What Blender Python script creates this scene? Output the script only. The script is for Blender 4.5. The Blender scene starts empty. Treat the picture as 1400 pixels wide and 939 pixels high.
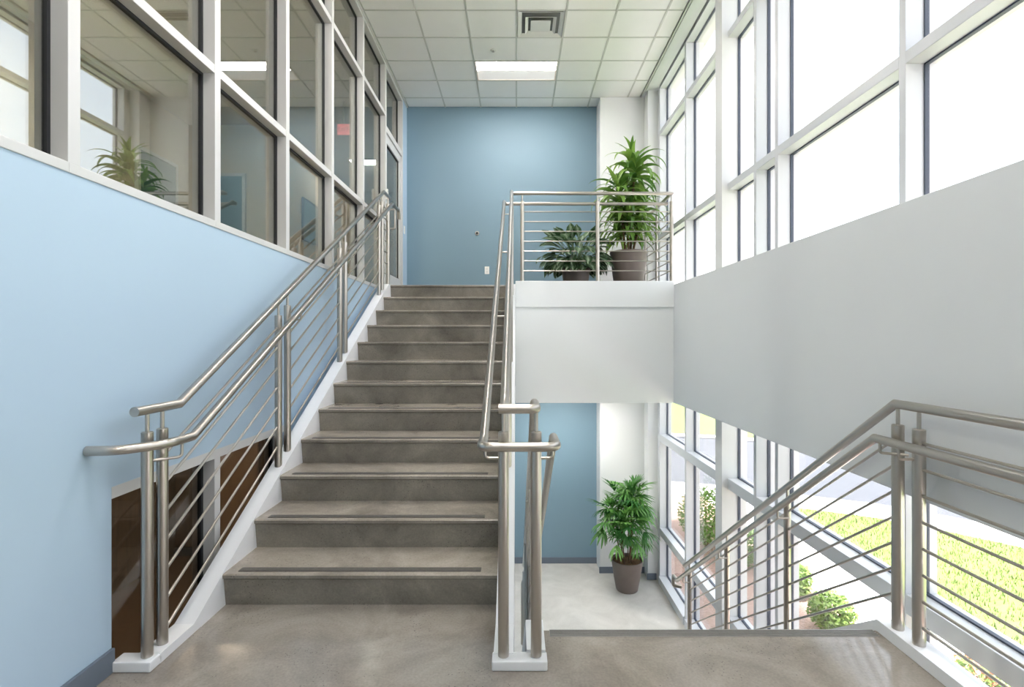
import bpy, bmesh, math, random
from mathutils import Vector, Matrix
random.seed(7)
C = bpy.context.scene.collection
SC = bpy.context.scene
PI = math.pi

# ------------------------------------------------------------------ camera
cam = bpy.data.cameras.new('camera'); cam.sensor_fit = 'HORIZONTAL'; cam.sensor_width = 36.0
cam.lens = 36.0 * 720.0 / 1400.0
cam.shift_x = -6.0 / 1400.0; cam.shift_y = -3.5 / 1400.0
cam.clip_start = 0.05; cam.clip_end = 400
co = bpy.data.objects.new('camera', cam); C.objects.link(co)
co.location = (0, 0, 1.41); co.rotation_euler = (PI / 2, 0, 0)
SC.camera = co

# ------------------------------------------------------------------ sky, exposure
w = bpy.data.worlds.new('sky'); SC.world = w; w.use_nodes = True
nt = w.node_tree; N = nt.nodes; L = nt.links; N.clear()
out = N.new('ShaderNodeOutputWorld'); bg = N.new('ShaderNodeBackground')
tc = N.new('ShaderNodeTexCoord'); mp = N.new('ShaderNodeMapping'); mp.inputs['Scale'].default_value = (1, 1, 2.4)
nz = N.new('ShaderNodeTexNoise'); nz.inputs['Scale'].default_value = 2.2; nz.inputs['Detail'].default_value = 4
rp = N.new('ShaderNodeValToRGB')
rp.color_ramp.elements[0].position = .36; rp.color_ramp.elements[0].color = (.76, .86, .97, 1)
rp.color_ramp.elements[1].position = .66; rp.color_ramp.elements[1].color = (1, 1, 1, 1)
L.new(tc.outputs['Generated'], mp.inputs[0]); L.new(mp.outputs[0], nz.inputs['Vector']); L.new(nz.outputs[0], rp.inputs[0])
L.new(rp.outputs[0], bg.inputs[0]); L.new(bg.outputs[0], out.inputs[0])
bg.inputs[1].default_value = 2.0
su = bpy.data.lights.new('sun', 'SUN'); su.energy = 19.0; su.angle = math.radians(4); su.color = (1, .975, .965)
so = bpy.data.objects.new('sun', su); C.objects.link(so)
so.rotation_euler = Vector((.2, .3, -.93)).to_track_quat('-Z', 'Y').to_euler()
SC.view_settings.view_transform = 'Standard'; SC.view_settings.look = 'None'
SC.view_settings.exposure = 0.70; SC.view_settings.gamma = 1.0; SC.view_settings.use_curve_mapping = False
cy = SC.cycles
cy.max_bounces = 14; cy.diffuse_bounces = 8; cy.glossy_bounces = 6; cy.transparent_max_bounces = 24; cy.transmission_bounces = 8
cy.sample_clamp_indirect = 6.0; cy.caustics_reflective = False; cy.caustics_refractive = False

# ------------------------------------------------------------------ materials
def lin(r, g, b):
    f = lambda c: (c / 255 / 12.92) if c / 255 <= .04045 else ((c / 255 + .055) / 1.055) ** 2.4
    return (f(r), f(g), f(b), 1)

def mat(name, rgb, rough=.6, metal=0.0, var=0.0, vscale=6.0, bump=0.0, bscale=40.0, stretch=None, spec=.5, coat=0.0):
    m = bpy.data.materials.new(name); m.use_nodes = True
    nt = m.node_tree; N = nt.nodes; L = nt.links; b = N['Principled BSDF']
    b.inputs['Base Color'].default_value = rgb; b.inputs['Roughness'].default_value = rough
    b.inputs['Metallic'].default_value = metal; b.inputs['Specular IOR Level'].default_value = spec
    b.inputs['Coat Weight'].default_value = coat
    if var or bump:
        g = N.new('ShaderNodeNewGeometry'); mp = N.new('ShaderNodeMapping')
        if stretch: mp.inputs['Scale'].default_value = stretch
        L.new(g.outputs['Position'], mp.inputs[0])
    if var:
        n = N.new('ShaderNodeTexNoise'); n.inputs['Scale'].default_value = vscale; n.inputs['Detail'].default_value = 6
        L.new(mp.outputs[0], n.inputs['Vector'])
        mx = N.new('ShaderNodeMix'); mx.data_type = 'RGBA'
        lo = tuple(c * (1 - var) for c in rgb[:3]) + (1,); hi = tuple(min(1, c * (1 + var)) for c in rgb[:3]) + (1,)
        mx.inputs[6].default_value = lo; mx.inputs[7].default_value = hi
        mr = N.new('ShaderNodeMapRange'); mr.inputs[1].default_value = .3; mr.inputs[2].default_value = .7
        L.new(n.outputs[0], mr.inputs[0]); L.new(mr.outputs[0], mx.inputs[0]); L.new(mx.outputs[2], b.inputs['Base Color'])
    if bump:
        n2 = N.new('ShaderNodeTexNoise'); n2.inputs['Scale'].default_value = bscale; n2.inputs['Detail'].default_value = 4
        L.new(mp.outputs[0], n2.inputs['Vector'])
        bp = N.new('ShaderNodeBump'); bp.inputs['Strength'].default_value = bump; bp.inputs['Distance'].default_value = .004
        L.new(n2.outputs[0], bp.inputs['Height']); L.new(bp.outputs[0], b.inputs['Normal'])
    return m

def concrete(name, dark, light, rough, pits=True):
    m = bpy.data.materials.new(name); m.use_nodes = True
    nt = m.node_tree; N = nt.nodes; L = nt.links; b = N['Principled BSDF']
    g = N.new('ShaderNodeNewGeometry')
    a = N.new('ShaderNodeTexNoise'); a.inputs['Scale'].default_value = 2.3; a.inputs['Detail'].default_value = 8; a.inputs['Roughness'].default_value = .62; a.inputs['Distortion'].default_value = .6
    f = N.new('ShaderNodeTexNoise'); f.inputs['Scale'].default_value = 90; f.inputs['Detail'].default_value = 3
    L.new(g.outputs['Position'], a.inputs['Vector']); L.new(g.outputs['Position'], f.inputs['Vector'])
    r = N.new('ShaderNodeValToRGB'); e = r.color_ramp.elements
    e[0].position = .30; e[0].color = dark; e[1].position = .70; e[1].color = light
    L.new(a.outputs[0], r.inputs[0])
    mx = N.new('ShaderNodeMix'); mx.data_type = 'RGBA'; mx.blend_type = 'OVERLAY'; mx.inputs[0].default_value = .22
    L.new(r.outputs[0], mx.inputs[6]); L.new(f.outputs[0], mx.inputs[7])
    col = mx.outputs[2]
    if pits:
        v = N.new('ShaderNodeTexVoronoi'); v.inputs['Scale'].default_value = 55
        msk = N.new('ShaderNodeTexNoise'); msk.inputs['Scale'].default_value = 3.1; msk.inputs['Detail'].default_value = 3
        L.new(g.outputs['Position'], v.inputs['Vector']); L.new(g.outputs['Position'], msk.inputs['Vector'])
        lt = N.new('ShaderNodeMath'); lt.operation = 'LESS_THAN'; lt.inputs[1].default_value = .16
        gt = N.new('ShaderNodeMath'); gt.operation = 'GREATER_THAN'; gt.inputs[1].default_value = .55
        mu = N.new('ShaderNodeMath'); mu.operation = 'MULTIPLY'; m2 = N.new('ShaderNodeMath'); m2.operation = 'MULTIPLY'; m2.inputs[1].default_value = .55
        L.new(v.outputs['Distance'], lt.inputs[0]); L.new(msk.outputs[0], gt.inputs[0])
        L.new(lt.outputs[0], mu.inputs[0]); L.new(gt.outputs[0], mu.inputs[1]); L.new(mu.outputs[0], m2.inputs[0])
        mp_ = N.new('ShaderNodeMix'); mp_.data_type = 'RGBA'; mp_.inputs[7].default_value = tuple(c * .35 for c in dark[:3]) + (1,)
        L.new(m2.outputs[0], mp_.inputs[0]); L.new(col, mp_.inputs[6]); col = mp_.outputs[2]
    L.new(col, b.inputs['Base Color'])
    mr = N.new('ShaderNodeMapRange'); mr.inputs[3].default_value = rough - .03; mr.inputs[4].default_value = rough + .06
    L.new(a.outputs[0], mr.inputs[0]); L.new(mr.outputs[0], b.inputs['Roughness'])
    bp = N.new('ShaderNodeBump'); bp.inputs['Strength'].default_value = .06; bp.inputs['Distance'].default_value = .004
    L.new(f.outputs[0], bp.inputs['Height']); L.new(bp.outputs[0], b.inputs['Normal'])
    return m

def glass(name, base, tint):
    m = bpy.data.materials.new(name); m.use_nodes = True
    nt = m.node_tree; N = nt.nodes; L = nt.links; N.clear()
    o = N.new('ShaderNodeOutputMaterial'); mx = N.new('ShaderNodeMixShader')
    t = N.new('ShaderNodeBsdfTransparent'); t.inputs[0].default_value = tint
    gl = N.new('ShaderNodeBsdfGlossy'); gl.inputs['Roughness'].default_value = 0.0
    lw = N.new('ShaderNodeLayerWeight'); lw.inputs['Blend'].default_value = .5
    p = N.new('ShaderNodeMath'); p.operation = 'POWER'; p.inputs[1].default_value = 5
    mr = N.new('ShaderNodeMapRange'); mr.inputs[3].default_value = base; mr.inputs[4].default_value = 1
    L.new(lw.outputs['Facing'], p.inputs[0]); L.new(p.outputs[0], mr.inputs[0]); L.new(mr.outputs[0], mx.inputs[0])
    L.new(t.outputs[0], mx.inputs[1]); L.new(gl.outputs[0], mx.inputs[2]); L.new(mx.outputs[0], o.inputs[0])
    return m

def emit(name, rgb, s):
    m = bpy.data.materials.new(name); m.use_nodes = True
    b = m.node_tree.nodes['Principled BSDF']; b.inputs['Base Color'].default_value = (.8, .8, .8, 1)
    b.inputs['Emission Color'].default_value = rgb; b.inputs['Emission Strength'].default_value = s
    return m

def leafmat(name, dark, light, mid=None):
    m = bpy.data.materials.new(name); m.use_nodes = True
    nt = m.node_tree; N = nt.nodes; L = nt.links; b = N['Principled BSDF']
    oi = N.new('ShaderNodeObjectInfo'); r = N.new('ShaderNodeValToRGB')
    r.color_ramp.elements[0].color = dark; r.color_ramp.elements[1].color = light
    L.new(oi.outputs['Random'], r.inputs[0]); col = r.outputs[0]
    if mid:
        uv = N.new('ShaderNodeUVMap'); sp = N.new('ShaderNodeSeparateXYZ'); L.new(uv.outputs[0], sp.inputs[0])
        nz = N.new('ShaderNodeTexNoise'); nz.inputs['Scale'].default_value = 9; L.new(uv.outputs[0], nz.inputs['Vector'])
        sb = N.new('ShaderNodeMath'); sb.operation = 'SUBTRACT'; sb.inputs[1].default_value = .5; L.new(sp.outputs[0], sb.inputs[0])
        ab = N.new('ShaderNodeMath'); ab.operation = 'ABSOLUTE'; L.new(sb.outputs[0], ab.inputs[0])
        mu = N.new('ShaderNodeMath'); mu.operation = 'MULTIPLY_ADD'; mu.inputs[1].default_value = .45; L.new(nz.outputs[0], mu.inputs[0]); L.new(ab.outputs[0], mu.inputs[2])
        mr = N.new('ShaderNodeMapRange'); mr.inputs[1].default_value = .30; mr.inputs[2].default_value = .48; mr.inputs[3].default_value = .75; mr.inputs[4].default_value = 0
        L.new(mu.outputs[0], mr.inputs[0])
        mx = N.new('ShaderNodeMix'); mx.data_type = 'RGBA'; L.new(mr.outputs[0], mx.inputs[0]); L.new(col, mx.inputs[6]); mx.inputs[7].default_value = mid
        col = mx.outputs[2]
    L.new(col, b.inputs['Base Color']); b.inputs['Roughness'].default_value = .38
    t = N.new('ShaderNodeBsdfTranslucent'); L.new(col, t.inputs[0]); ms = N.new('ShaderNodeMixShader'); ms.inputs[0].default_value = .35
    L.new(b.outputs[0], ms.inputs[1]); L.new(t.outputs[0], ms.inputs[2]); L.new(ms.outputs[0], N['Material Output'].inputs[0])
    return m

M = {}
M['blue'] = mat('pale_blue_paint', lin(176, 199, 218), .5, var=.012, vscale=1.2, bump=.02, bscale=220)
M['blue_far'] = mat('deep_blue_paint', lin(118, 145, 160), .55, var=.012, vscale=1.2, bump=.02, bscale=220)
M['white'] = mat('white_paint', lin(216, 218, 218), .55, var=.008, vscale=2, bump=.02, bscale=200)
M['apron'] = mat('white_bulkhead_paint', lin(214, 218, 221), .55, var=.008, vscale=2, bump=.02, bscale=200)
M['landing'] = mat('white_landing_paint', lin(230, 233, 234), .55, var=.008, vscale=2, bump=.02, bscale=200)
M['curb'] = mat('white_stringer_paint', lin(226, 228, 231), .4, var=.01, vscale=5)
M['frame'] = mat('white_window_frame', lin(205, 208, 212), .35, var=.006, vscale=3)
M['alu'] = mat('silver_frame', lin(204, 204, 203), .35, metal=.0, var=.01, vscale=3)
M['black'] = mat('black_gasket', (.012, .013, .016, 1), .6, var=.05)
M['slate'] = mat('slate_gasket', (.06, .075, .11, 1), .5, var=.05)
M['base'] = mat('grey_baseboard', lin(101, 111, 124), .5, var=.03, vscale=8)
M['floor'] = concrete('polished_concrete', lin(122, 114, 106), lin(164, 157, 148), .12)
M['floor_low'] = concrete('pale_polished_concrete', lin(190, 187, 181), lin(214, 211, 205), .24, False)
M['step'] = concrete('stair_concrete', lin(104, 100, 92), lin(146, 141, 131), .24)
M['tread'] = concrete('tread_concrete', lin(128, 120, 110), lin(174, 165, 154), .2)
M['strip'] = mat('dark_nosing_strip', lin(84, 80, 76), .7, var=.15, vscale=60, bump=.3, bscale=400)
M['metalstrip'] = mat('grooved_metal', lin(150, 149, 146), .4, metal=.2, var=.05, vscale=30)
M['steel'] = mat('brushed_stainless', lin(186, 180, 172), .31, metal=1)
M['tile'] = mat('ceiling_tile_board', lin(242, 241, 240), .9, var=.012, vscale=4, bump=.12, bscale=260)
M['bar'] = mat('ceiling_grid_metal', lin(205, 205, 201), .6, var=.01)
M['gR'] = glass('clear_glass', .05, (.98, .98, .985, 1))
M['gL'] = glass('reflective_grey_glass', .245, (.74, .78, .75, 1))
M['gB'] = glass('bronze_glass', .05, (.75, .68, .60, 1))
M['lamp'] = emit('lamp_diffuser', (1, .94, .91, 1), 44)
M['fill_office'] = emit('fill_diffuser_office', (1, .93, .84, 1), 260)
M['lens'] = emit('lamp_lens', (1, .92, .88, 1), .22)
M['fill_low'] = emit('fill_diffuser_low', (1, .95, .9, 1), 34)
M['fill_lobby'] = emit('fill_diffuser_lobby', (1, .95, .88, 1), 42)
M['lamp2'] = mat('lamp_reflector', lin(236, 224, 214), .5, var=.01)
M['tan'] = mat('tan_wall', lin(205, 192, 172), .7, var=.02, vscale=2)
M['carpet'] = mat('brown_carpet', lin(124, 108, 90), .9, var=.12, vscale=14, bump=.2, bscale=200)
M['wood'] = mat('brown_wood_panel', lin(124, 108, 88), .5, var=.2, vscale=3, stretch=(6, 6, .6))
M['woodlight'] = mat('pale_wood_panel', lin(196, 170, 140), .5, var=.12, vscale=3, stretch=(6, 6, .6))
M['teal'] = mat('dark_teal_door', lin(84, 112, 124), .4, var=.03, vscale=3)
M['vent'] = mat('white_vent_metal', lin(222, 222, 219), .4, var=.01)
M['ventback'] = mat('vent_throat_metal', lin(120, 120, 118), .6, var=.02)
M['dark'] = mat('dark_void', (.01, .01, .01, 1), .9, var=.05)
M['plastic'] = mat('white_plastic', lin(238, 238, 234), .35, var=.01)
M['pot'] = mat('taupe_pot', lin(108, 97, 91), .55, var=.05, vscale=12, bump=.05, bscale=120)
M['soil'] = mat('bark_mulch', lin(112, 82, 58), .95, var=.45, vscale=60, bump=.9, bscale=90)
M['cane'] = mat('plant_cane', lin(104, 84, 58), .7, var=.25, vscale=40)
M['palmcane'] = mat('fibrous_cane', lin(88, 62, 44), .8, var=.3, vscale=50)
M['dracaena'] = leafmat('dracaena_leaf', lin(74, 116, 46), lin(146, 180, 88))
M['agla'] = leafmat('variegated_leaf', lin(50, 78, 50), lin(84, 112, 76), lin(168, 186, 160))
M['rhapis'] = leafmat('lady_palm_leaf', lin(52, 108, 52), lin(116, 166, 84))
M['shrub'] = leafmat('shrub_leaf', lin(112, 144, 66), lin(166, 190, 108))
M['petal'] = leafmat('coral_petal', lin(196, 92, 76), lin(214, 140, 110))
M['lawn'] = mat('lawn_turf', lin(100, 117, 56), .95, var=.16, vscale=3.5, bump=.4, bscale=60)
M['plain'] = mat('pale_dry_ground', lin(206, 198, 198), .95, var=.08, vscale=1)
M['walk'] = mat('concrete_walk', lin(224, 222, 221), .9, var=.05, vscale=5)
M['road'] = mat('pale_asphalt', lin(69, 71, 76), .9, var=.06, vscale=3, bump=.2, bscale=120)
M['kerbstone'] = mat('kerb_concrete', lin(216, 212, 206), .9, var=.04)
M['mulch'] = mat('mulch_bed', lin(172, 142, 128), .95, var=.35, vscale=40, bump=.8, bscale=60)
M['exit'] = mat('exit_housing', lin(225, 225, 220), .4, var=.01)
M['red'] = emit('exit_red', (1, .05, .07, 1), 1.0)

# ------------------------------------------------------------------ builders
def bm_(): return bmesh.new()

def box(bm, x0, x1, y0, y1, z0, z1, bev=0.0):
    vs = [bm.verts.new((x, y, z)) for x in (x0, x1) for y in (y0, y1) for z in (z0, z1)]
    fs = [(0, 1, 3, 2), (4, 6, 7, 5), (0, 4, 5, 1), (2, 3, 7, 6), (0, 2, 6, 4), (1, 5, 7, 3)]
    faces = [bm.faces.new([vs[i] for i in f]) for f in fs]
    if bev:
        ed = list({e for f in faces for e in f.edges})
        bmesh.ops.bevel(bm, geom=ed, offset=bev, segments=2, profile=.6, affect='EDGES')
    return bm

def prism(bm, prof, x0, x1, axis='x'):
    """extrude a closed (a,b) profile; axis x: profile in (y,z); axis y: (x,z); axis z: (x,y)"""
    def P(a, b, t):
        return (t, a, b) if axis == 'x' else ((a, t, b) if axis == 'y' else (a, b, t))
    A = [bm.verts.new(P(a, b, x0)) for a, b in prof]; B = [bm.verts.new(P(a, b, x1)) for a, b in prof]
    bm.faces.new(A[::-1]); bm.faces.new(B); n = len(prof)
    for i in range(n): bm.faces.new((A[i], A[(i + 1) % n], B[(i + 1) % n], B[i]))
    return bm

def fillet(pts, rad, n=5):
    P = [Vector(p) for p in pts]; o = [P[0]]
    for i in range(1, len(P) - 1):
        r = rad[i] if isinstance(rad, dict) and i in rad else (0 if isinstance(rad, dict) else rad)
        if not r: o.append(P[i]); continue
        a = (P[i - 1] - P[i]).normalized(); b = (P[i + 1] - P[i]).normalized()
        ang = a.angle(b); d = min(r / math.tan(ang / 2), (P[i - 1] - P[i]).length * .49, (P[i + 1] - P[i]).length * .49)
        p0 = P[i] + a * d; p2 = P[i] + b * d
        for k in range(n + 1):
            t = k / n; o.append(p0 * (1 - t) ** 2 + P[i] * 2 * t * (1 - t) + p2 * t * t)
    o.append(P[-1]); return o

def sweep(bm, pts, r, n=16):
    P = [Vector(p) for p in pts]
    d0 = (P[1] - P[0]).normalized(); up = Vector((0, 0, 1)) if abs(d0.z) < .9 else Vector((1, 0, 0))
    u = d0.cross(up).normalized(); v = d0.cross(u)
    ring = [P[0] + u * (r * math.cos(2 * PI * k / n)) + v * (r * math.sin(2 * PI * k / n)) for k in range(n)]
    rings = [[bm.verts.new(q) for q in ring]]
    for i in range(1, len(P)):
        d = (P[i] - P[i - 1]).normalized()
        nd = (P[i + 1] - P[i]).normalized() if i < len(P) - 1 else d
        nrm = (d + nd).normalized()
        ring = [q + d * ((P[i] - q).dot(nrm) / d.dot(nrm)) for q in ring]
        rings.append([bm.verts.new(q) for q in ring])
    for a, b in zip(rings, rings[1:]):
        for k in range(n): bm.faces.new((a[k], a[(k + 1) % n], b[(k + 1) % n], b[k]))
    bm.faces.new(rings[0][::-1]); bm.faces.new(rings[-1])
    return bm

def lathe(bm, prof, cx, cy, n=40):
    rings = []
    for r, z in prof:
        rings.append([bm.verts.new((cx + r * math.cos(2 * PI * k / n), cy + r * math.sin(2 * PI * k / n), z)) for k in range(n)])
    for a, b in zip(rings, rings[1:]):
        for k in range(n): bm.faces.new((a[k], a[(k + 1) % n], b[(k + 1) % n], b[k]))
    bm.faces.new(rings[0][::-1]); bm.faces.new(rings[-1])
    return bm

def tag(o, label=None, cat=None, kind=None, group=None):
    if label: o['label'] = label
    if cat: o['category'] = cat
    if kind: o['kind'] = kind
    if group: o['group'] = group
    return o

def origin(o):
    return o.get('_o', (0, 0, 0))

ROOT = {}
def link(name, me, parent=None):
    o = bpy.data.objects.new(name, me); C.objects.link(o)
    if parent is not None:
        o.parent = parent
        if parent.name in ROOT: o.matrix_parent_inverse = Matrix.Translation(-ROOT[parent.name])
    return o

def mesh(name, bm, m, smooth=None):
    bmesh.ops.recalc_face_normals(bm, faces=bm.faces[:])
    me = bpy.data.meshes.new(name); bm.to_mesh(me); bm.free(); me.materials.append(m)
    if smooth:
        me.polygons.foreach_set('use_smooth', [True] * len(me.polygons)); me.set_sharp_from_angle(angle=math.radians(smooth))
    return me

def obj(name, bm, m, parent=None, smooth=None, label=None, cat=None, kind=None, group=None):
    return tag(link(name, mesh(name, bm, m, smooth), parent), label, cat, kind, group)

def thing(name, label, cat, loc=(0, 0, 0), kind=None, group=None):
    o = bpy.data.objects.new(name, None); C.objects.link(o); o.location = loc; o.empty_display_size = .1
    ROOT[o.name] = Vector(loc)
    return tag(o, label, cat, kind, group)

def tube(name, pts, r, parent, m='steel', n=16, label=None):
    return obj(name, sweep(bm_(), pts, r, n), M[m], parent, 40, label)

ORD = ['first', 'second', 'third', 'fourth', 'fifth', 'sixth', 'seventh', 'eighth', 'ninth', 'tenth', 'eleventh', 'twelfth']

# key levels (metres): mid landing 0, upper floor 2.10, lower floor -2.10, ceiling 5.10
XL = -1.73; XR = 2.08; YB = -1.5; YF = 8.32; ZU = 2.10; ZD = -2.10; ZC = 5.10

# ------------------------------------------------------------------ large structure
b = bm_(); box(b, XL, 1.85, YB, 2.30, -.26, 0); box(b, -1.62, -.05, 2.30, 2.86, -.26, 0); box(b, .10, 1.80, 2.30, 2.565, -.26, 0)
obj('floor', b, M['floor'], label='polished concrete mid landing floor in front of the stairs', cat='floor', kind='structure')
obj('floor', box(bm_(), XL - .2, XR + .1, YB, YF + .1, ZD - .2, ZD), M['floor_low'], label='pale polished concrete lower floor under the potted palm', cat='floor', kind='structure')
obj('floor', box(bm_(), XL, 1.90, 6.62, YF, ZU - .3, ZU), M['step'], label='upper landing floor behind the top step', cat='floor', kind='structure')

# left wall: pale blue below the glazing, with the dark low opening; plus the strip beyond the door
b = bm_()
box(b, XL - .14, XL, YB, 2.25, ZD, 2.06); box(b, XL - .14, XL, 3.92, YF, ZD, 2.06)
box(b, XL - .14, XL, 2.25, 3.92, .785, 2.06)
obj('wall_left', b, M['blue'], label='pale blue side wall beneath the interior glazing', cat='wall', kind='structure')
obj('wall_left', box(bm_(), XL - .14, XL, 8.03, YF, 2.06, ZC), M['blue'], label='narrow pale blue wall strip beyond the glass door', cat='wall', kind='structure')
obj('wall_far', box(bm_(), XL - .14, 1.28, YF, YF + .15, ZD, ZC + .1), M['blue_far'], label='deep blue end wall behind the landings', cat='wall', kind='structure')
obj('wall_back', box(bm_(), XL - .14, XR + .2, YB - .15, YB, ZD, ZC + .1), M['white'], label='white wall behind the mid landing', cat='wall', kind='structure')
obj('pilaster', box(bm_(), 1.267, 1.943, 7.97, YF + .15, ZD, ZC, .004), M['white'], label='broad white pilaster beside the blue end wall', cat='pilaster', kind='structure')
obj('column', box(bm_(), 1.935, XR + .17, 7.75, YF + .15, ZD, ZC, .004), M['white'], label='slim white corner column at the end of the window wall', cat='column', kind='structure')
obj('column', box(bm_(), 2.02, 2.27, 5.18, 5.35, ZD, ZC + .05, .004), M['white'], label='tall white column standing within the window wall', cat='column', kind='structure')
# right bulkhead, landing edge
obj('wall_right', box(bm_(), 1.92, 2.06, YB, 7.75, .654, ZU - .002, .004), M['apron'], label='long white bulkhead across the window wall', cat='wall', kind='structure')
obj('wall_center', box(bm_(), -.012, 1.918, 6.418, 6.62,   .654, 1.83), M['landing'], label='white wall face under the upper landing', cat='wall', kind='structure')
obj('trim_1', box(bm_(), -.012, 1.918, 6.395, 6.50, 1.82, 2.14, .006), M['landing'], label='white fascia band along the upper landing edge', cat='trim', kind='structure')
obj('trim_2', box(bm_(), 1.83, 1.918, 6.50, 7.75, 1.82, 2.14, .005), M['apron'], label='white curb on the window side of the upper landing', cat='trim', kind='structure')
obj('ceiling', box(bm_(), XL - .14, 1.918, 6.62, YF, .654, .70), M['white'], label='white ceiling beneath the upper landing', cat='ceiling', kind='structure')

# ------------------------------------------------------------------ suspended ceiling
ce = obj('ceiling', box(bm_(), XL - .14, 2.4, YB, YF + .1, ZC + .06, ZC + .16), M['white'], label='white suspended tile ceiling over the stairwell', cat='ceiling', kind='structure')
DX = .562; DY = .5297
xs = [XL + .02] + [DX * k for k in range(-3, 4) if XL + .05 < DX * k < 1.86] + [1.88]
ys = []; y = 8.00
while y > YB + .05: ys.append(y); y -= DY
ys = [YB] + ys[::-1] + [YF]
TW = .011
shared = {}
def tile_at(x0, x1, y0, y1):
    k = (round(x1 - x0, 3), round(y1 - y0, 3))
    if k not in shared:
        w_, d_ = (x1 - x0) / 2 - TW, (y1 - y0) / 2 - TW
        bb = bm_(); box(bb, -w_, w_, -d_, d_, 0, .02, .004); shared[k] = mesh('ceiling_tile', bb, M['tile'])
    o = link('ceiling_tile', shared[k], ce); o.location = ((x0 + x1) / 2, (y0 + y1) / 2, ZC + .003)
for i in range(len(xs) - 1):
    for j in range(len(ys) - 1):
        xm, ym = (xs[i] + xs[i + 1]) / 2, (ys[j] + ys[j + 1]) / 2
        if abs(xm) < DX and 6.94 < ym < 7.48: continue
        if abs(xm) < DX and any(abs(ym - q) < .2 for q in (1.912, 4.561, -.737)): continue
        if 0 < xm < DX and 5.88 < ym < 6.42: continue
        tile_at(xs[i], xs[i + 1], ys[j], ys[j + 1])
for x in xs[1:-1]:
    cuts = [YB, -1.002, -.472, 1.647, 2.177, 4.296, 4.826, 6.941, 7.470, YF] if abs(x) < .01 else [YB, YF]
    for a, c in zip(cuts[::2], cuts[1::2]) if len(cuts) > 2 else [(YB, YF)]:
        obj('grid_bar', box(bm_(), x - TW, x + TW, a, c, ZC, ZC + .02), M['bar'], ce)
for y in ys[1:-1]:
    obj('grid_bar', box(bm_(), XL + .02, 1.88, y - TW, y + TW, ZC, ZC + .02), M['bar'], ce)
obj('perimeter_trim', box(bm_(), 1.88, 1.895, YB, 7.97, ZC - .012, ZC + .06), M['bar'], ce)
obj('perimeter_trim', box(bm_(), XL, XL + .02, YB, YF, ZC - .012, ZC + .06), M['bar'], ce)
obj('soffit', box(bm_(), 1.91, 2.065, YB, 7.75, ZC - .004, ZC + .06), M['white'], ce)

# ------------------------------------------------------------------ interior glazing over the blue wall (left)
LY = [-.93, .06, 1.045, 2.03, 3.02, 3.955, 4.935, 5.935, 6.95]
def ring(x0, x1, y0, y1, z0, z1, t):
    bb = bm_(); box(bb, x0, x1, y0, y0 + t, z0, z1); box(bb, x0, x1, y1 - t, y1, z0, z1)
    box(bb, x0, x1, y0 + t, y1 - t, z0, z0 + t); box(bb, x0, x1, y0 + t, y1 - t, z1 - t, z1); return bb
LZ = [(2.10, 2.945), (2.995, 4.385), (4.435, 5.06)]
wn = 0
for i in range(len(LY) - 1):
    y0, y1 = LY[i], LY[i + 1]; wn += 1
    t = thing('window_%d' % wn, '%s silver framed bay of the interior glazing counted from the back wall' % ORD[i], 'window', (XL, y0, 2.06), 'structure')
    obj('mullion', box(bm_(), XL - .13, XL + .002, y0, y0 + .058, 2.10, ZC, .003), M['alu'], t)
    obj('sill', box(bm_(), XL - .13, XL + .006, y0, y1, 2.06, 2.10, .003), M['alu'], t)
    obj('head', box(bm_(), XL - .13, XL, y0 + .058, y1, 5.06, ZC), M['alu'], t)
    for z in (2.945, 4.385): obj('transom', box(bm_(), XL - .13, XL, y0 + .058, y1, z, z + .05, .003), M['alu'], t)
    for z0, z1 in LZ:
        obj('gasket', ring(XL - .088, XL - .066, y0 + .058, y1, z0, z1, .016), M['black'], t)
        obj('pane', box(bm_(), XL - .081, XL - .075, y0 + .06, y1 - .002, z0 + .003, z1 - .003), M['gL'], t)
# glass door bay
wn += 1
t = thing('window_%d' % wn, 'glazed transom light and jambs around the glass door', 'window', (XL, 6.95, 2.06), 'structure')
obj('jamb', box(bm_(), XL - .13, XL + .002, 6.95, 7.012, 2.06, ZC, .003), M['alu'], t)
obj('jamb', box(bm_(), XL - .13, XL + .002, 7.97, 8.03, 2.06, ZC, .003), M['alu'], t)
obj('head', box(bm_(), XL - .13, XL, 7.012, 7.97, 5.04, ZC), M['alu'], t)
obj('transom', box(bm_(), XL - .13, XL, 7.012, 7.97, 4.20, 4.28, .003), M['alu'], t)
obj('gasket', ring(XL - .088, XL - .066, 7.012, 7.97, 4.28, 5.04, .016), M['black'], t)
obj('pane', box(bm_(), XL - .081, XL - .075, 7.014, 7.968, 4.283, 5.037), M['gL'], t)
d = thing('door_1', 'silver framed glass door at the upper landing', 'door', (XL, 7.02, ZU), 'structure')
b = bm_(); box(b, XL - .07, XL - .02, 7.018, 7.115, 2.112, 4.195); box(b, XL - .07, XL - .02, 7.865, 7.964, 2.112, 4.195)
box(b, XL - .07, XL - .02, 7.115, 7.865, 2.112, 2.33); box(b, XL - .07, XL - .02, 7.115, 7.865, 4.08, 4.195)
obj('frame', b, M['alu'], d)
obj('pane', box(bm_(), XL - .048, XL - .042, 7.113, 7.867, 2.325, 4.085), M['gL'], d)
obj('gasket', ring(XL - .055, XL - .034, 7.115, 7.865, 2.33, 4.08, .012), M['black'], d)
tube('handle', fillet([(XL - .02, 7.13, 3.19), (XL + .085, 7.13, 3.19), (XL + .085, 7.13, 2.93), (XL - .02, 7.13, 2.93)], .02), .011, d, label='chrome pull handle')
obj('lock_cylinder', lathe(bm_(), [(.018, 0), (.018, .012)], 0, 0, 16), M['steel'], d).matrix_basis = Matrix.Translation((XL - .02, 7.07, 2.86)) @ Matrix.Rotation(PI / 2, 4, 'Y')

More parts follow.
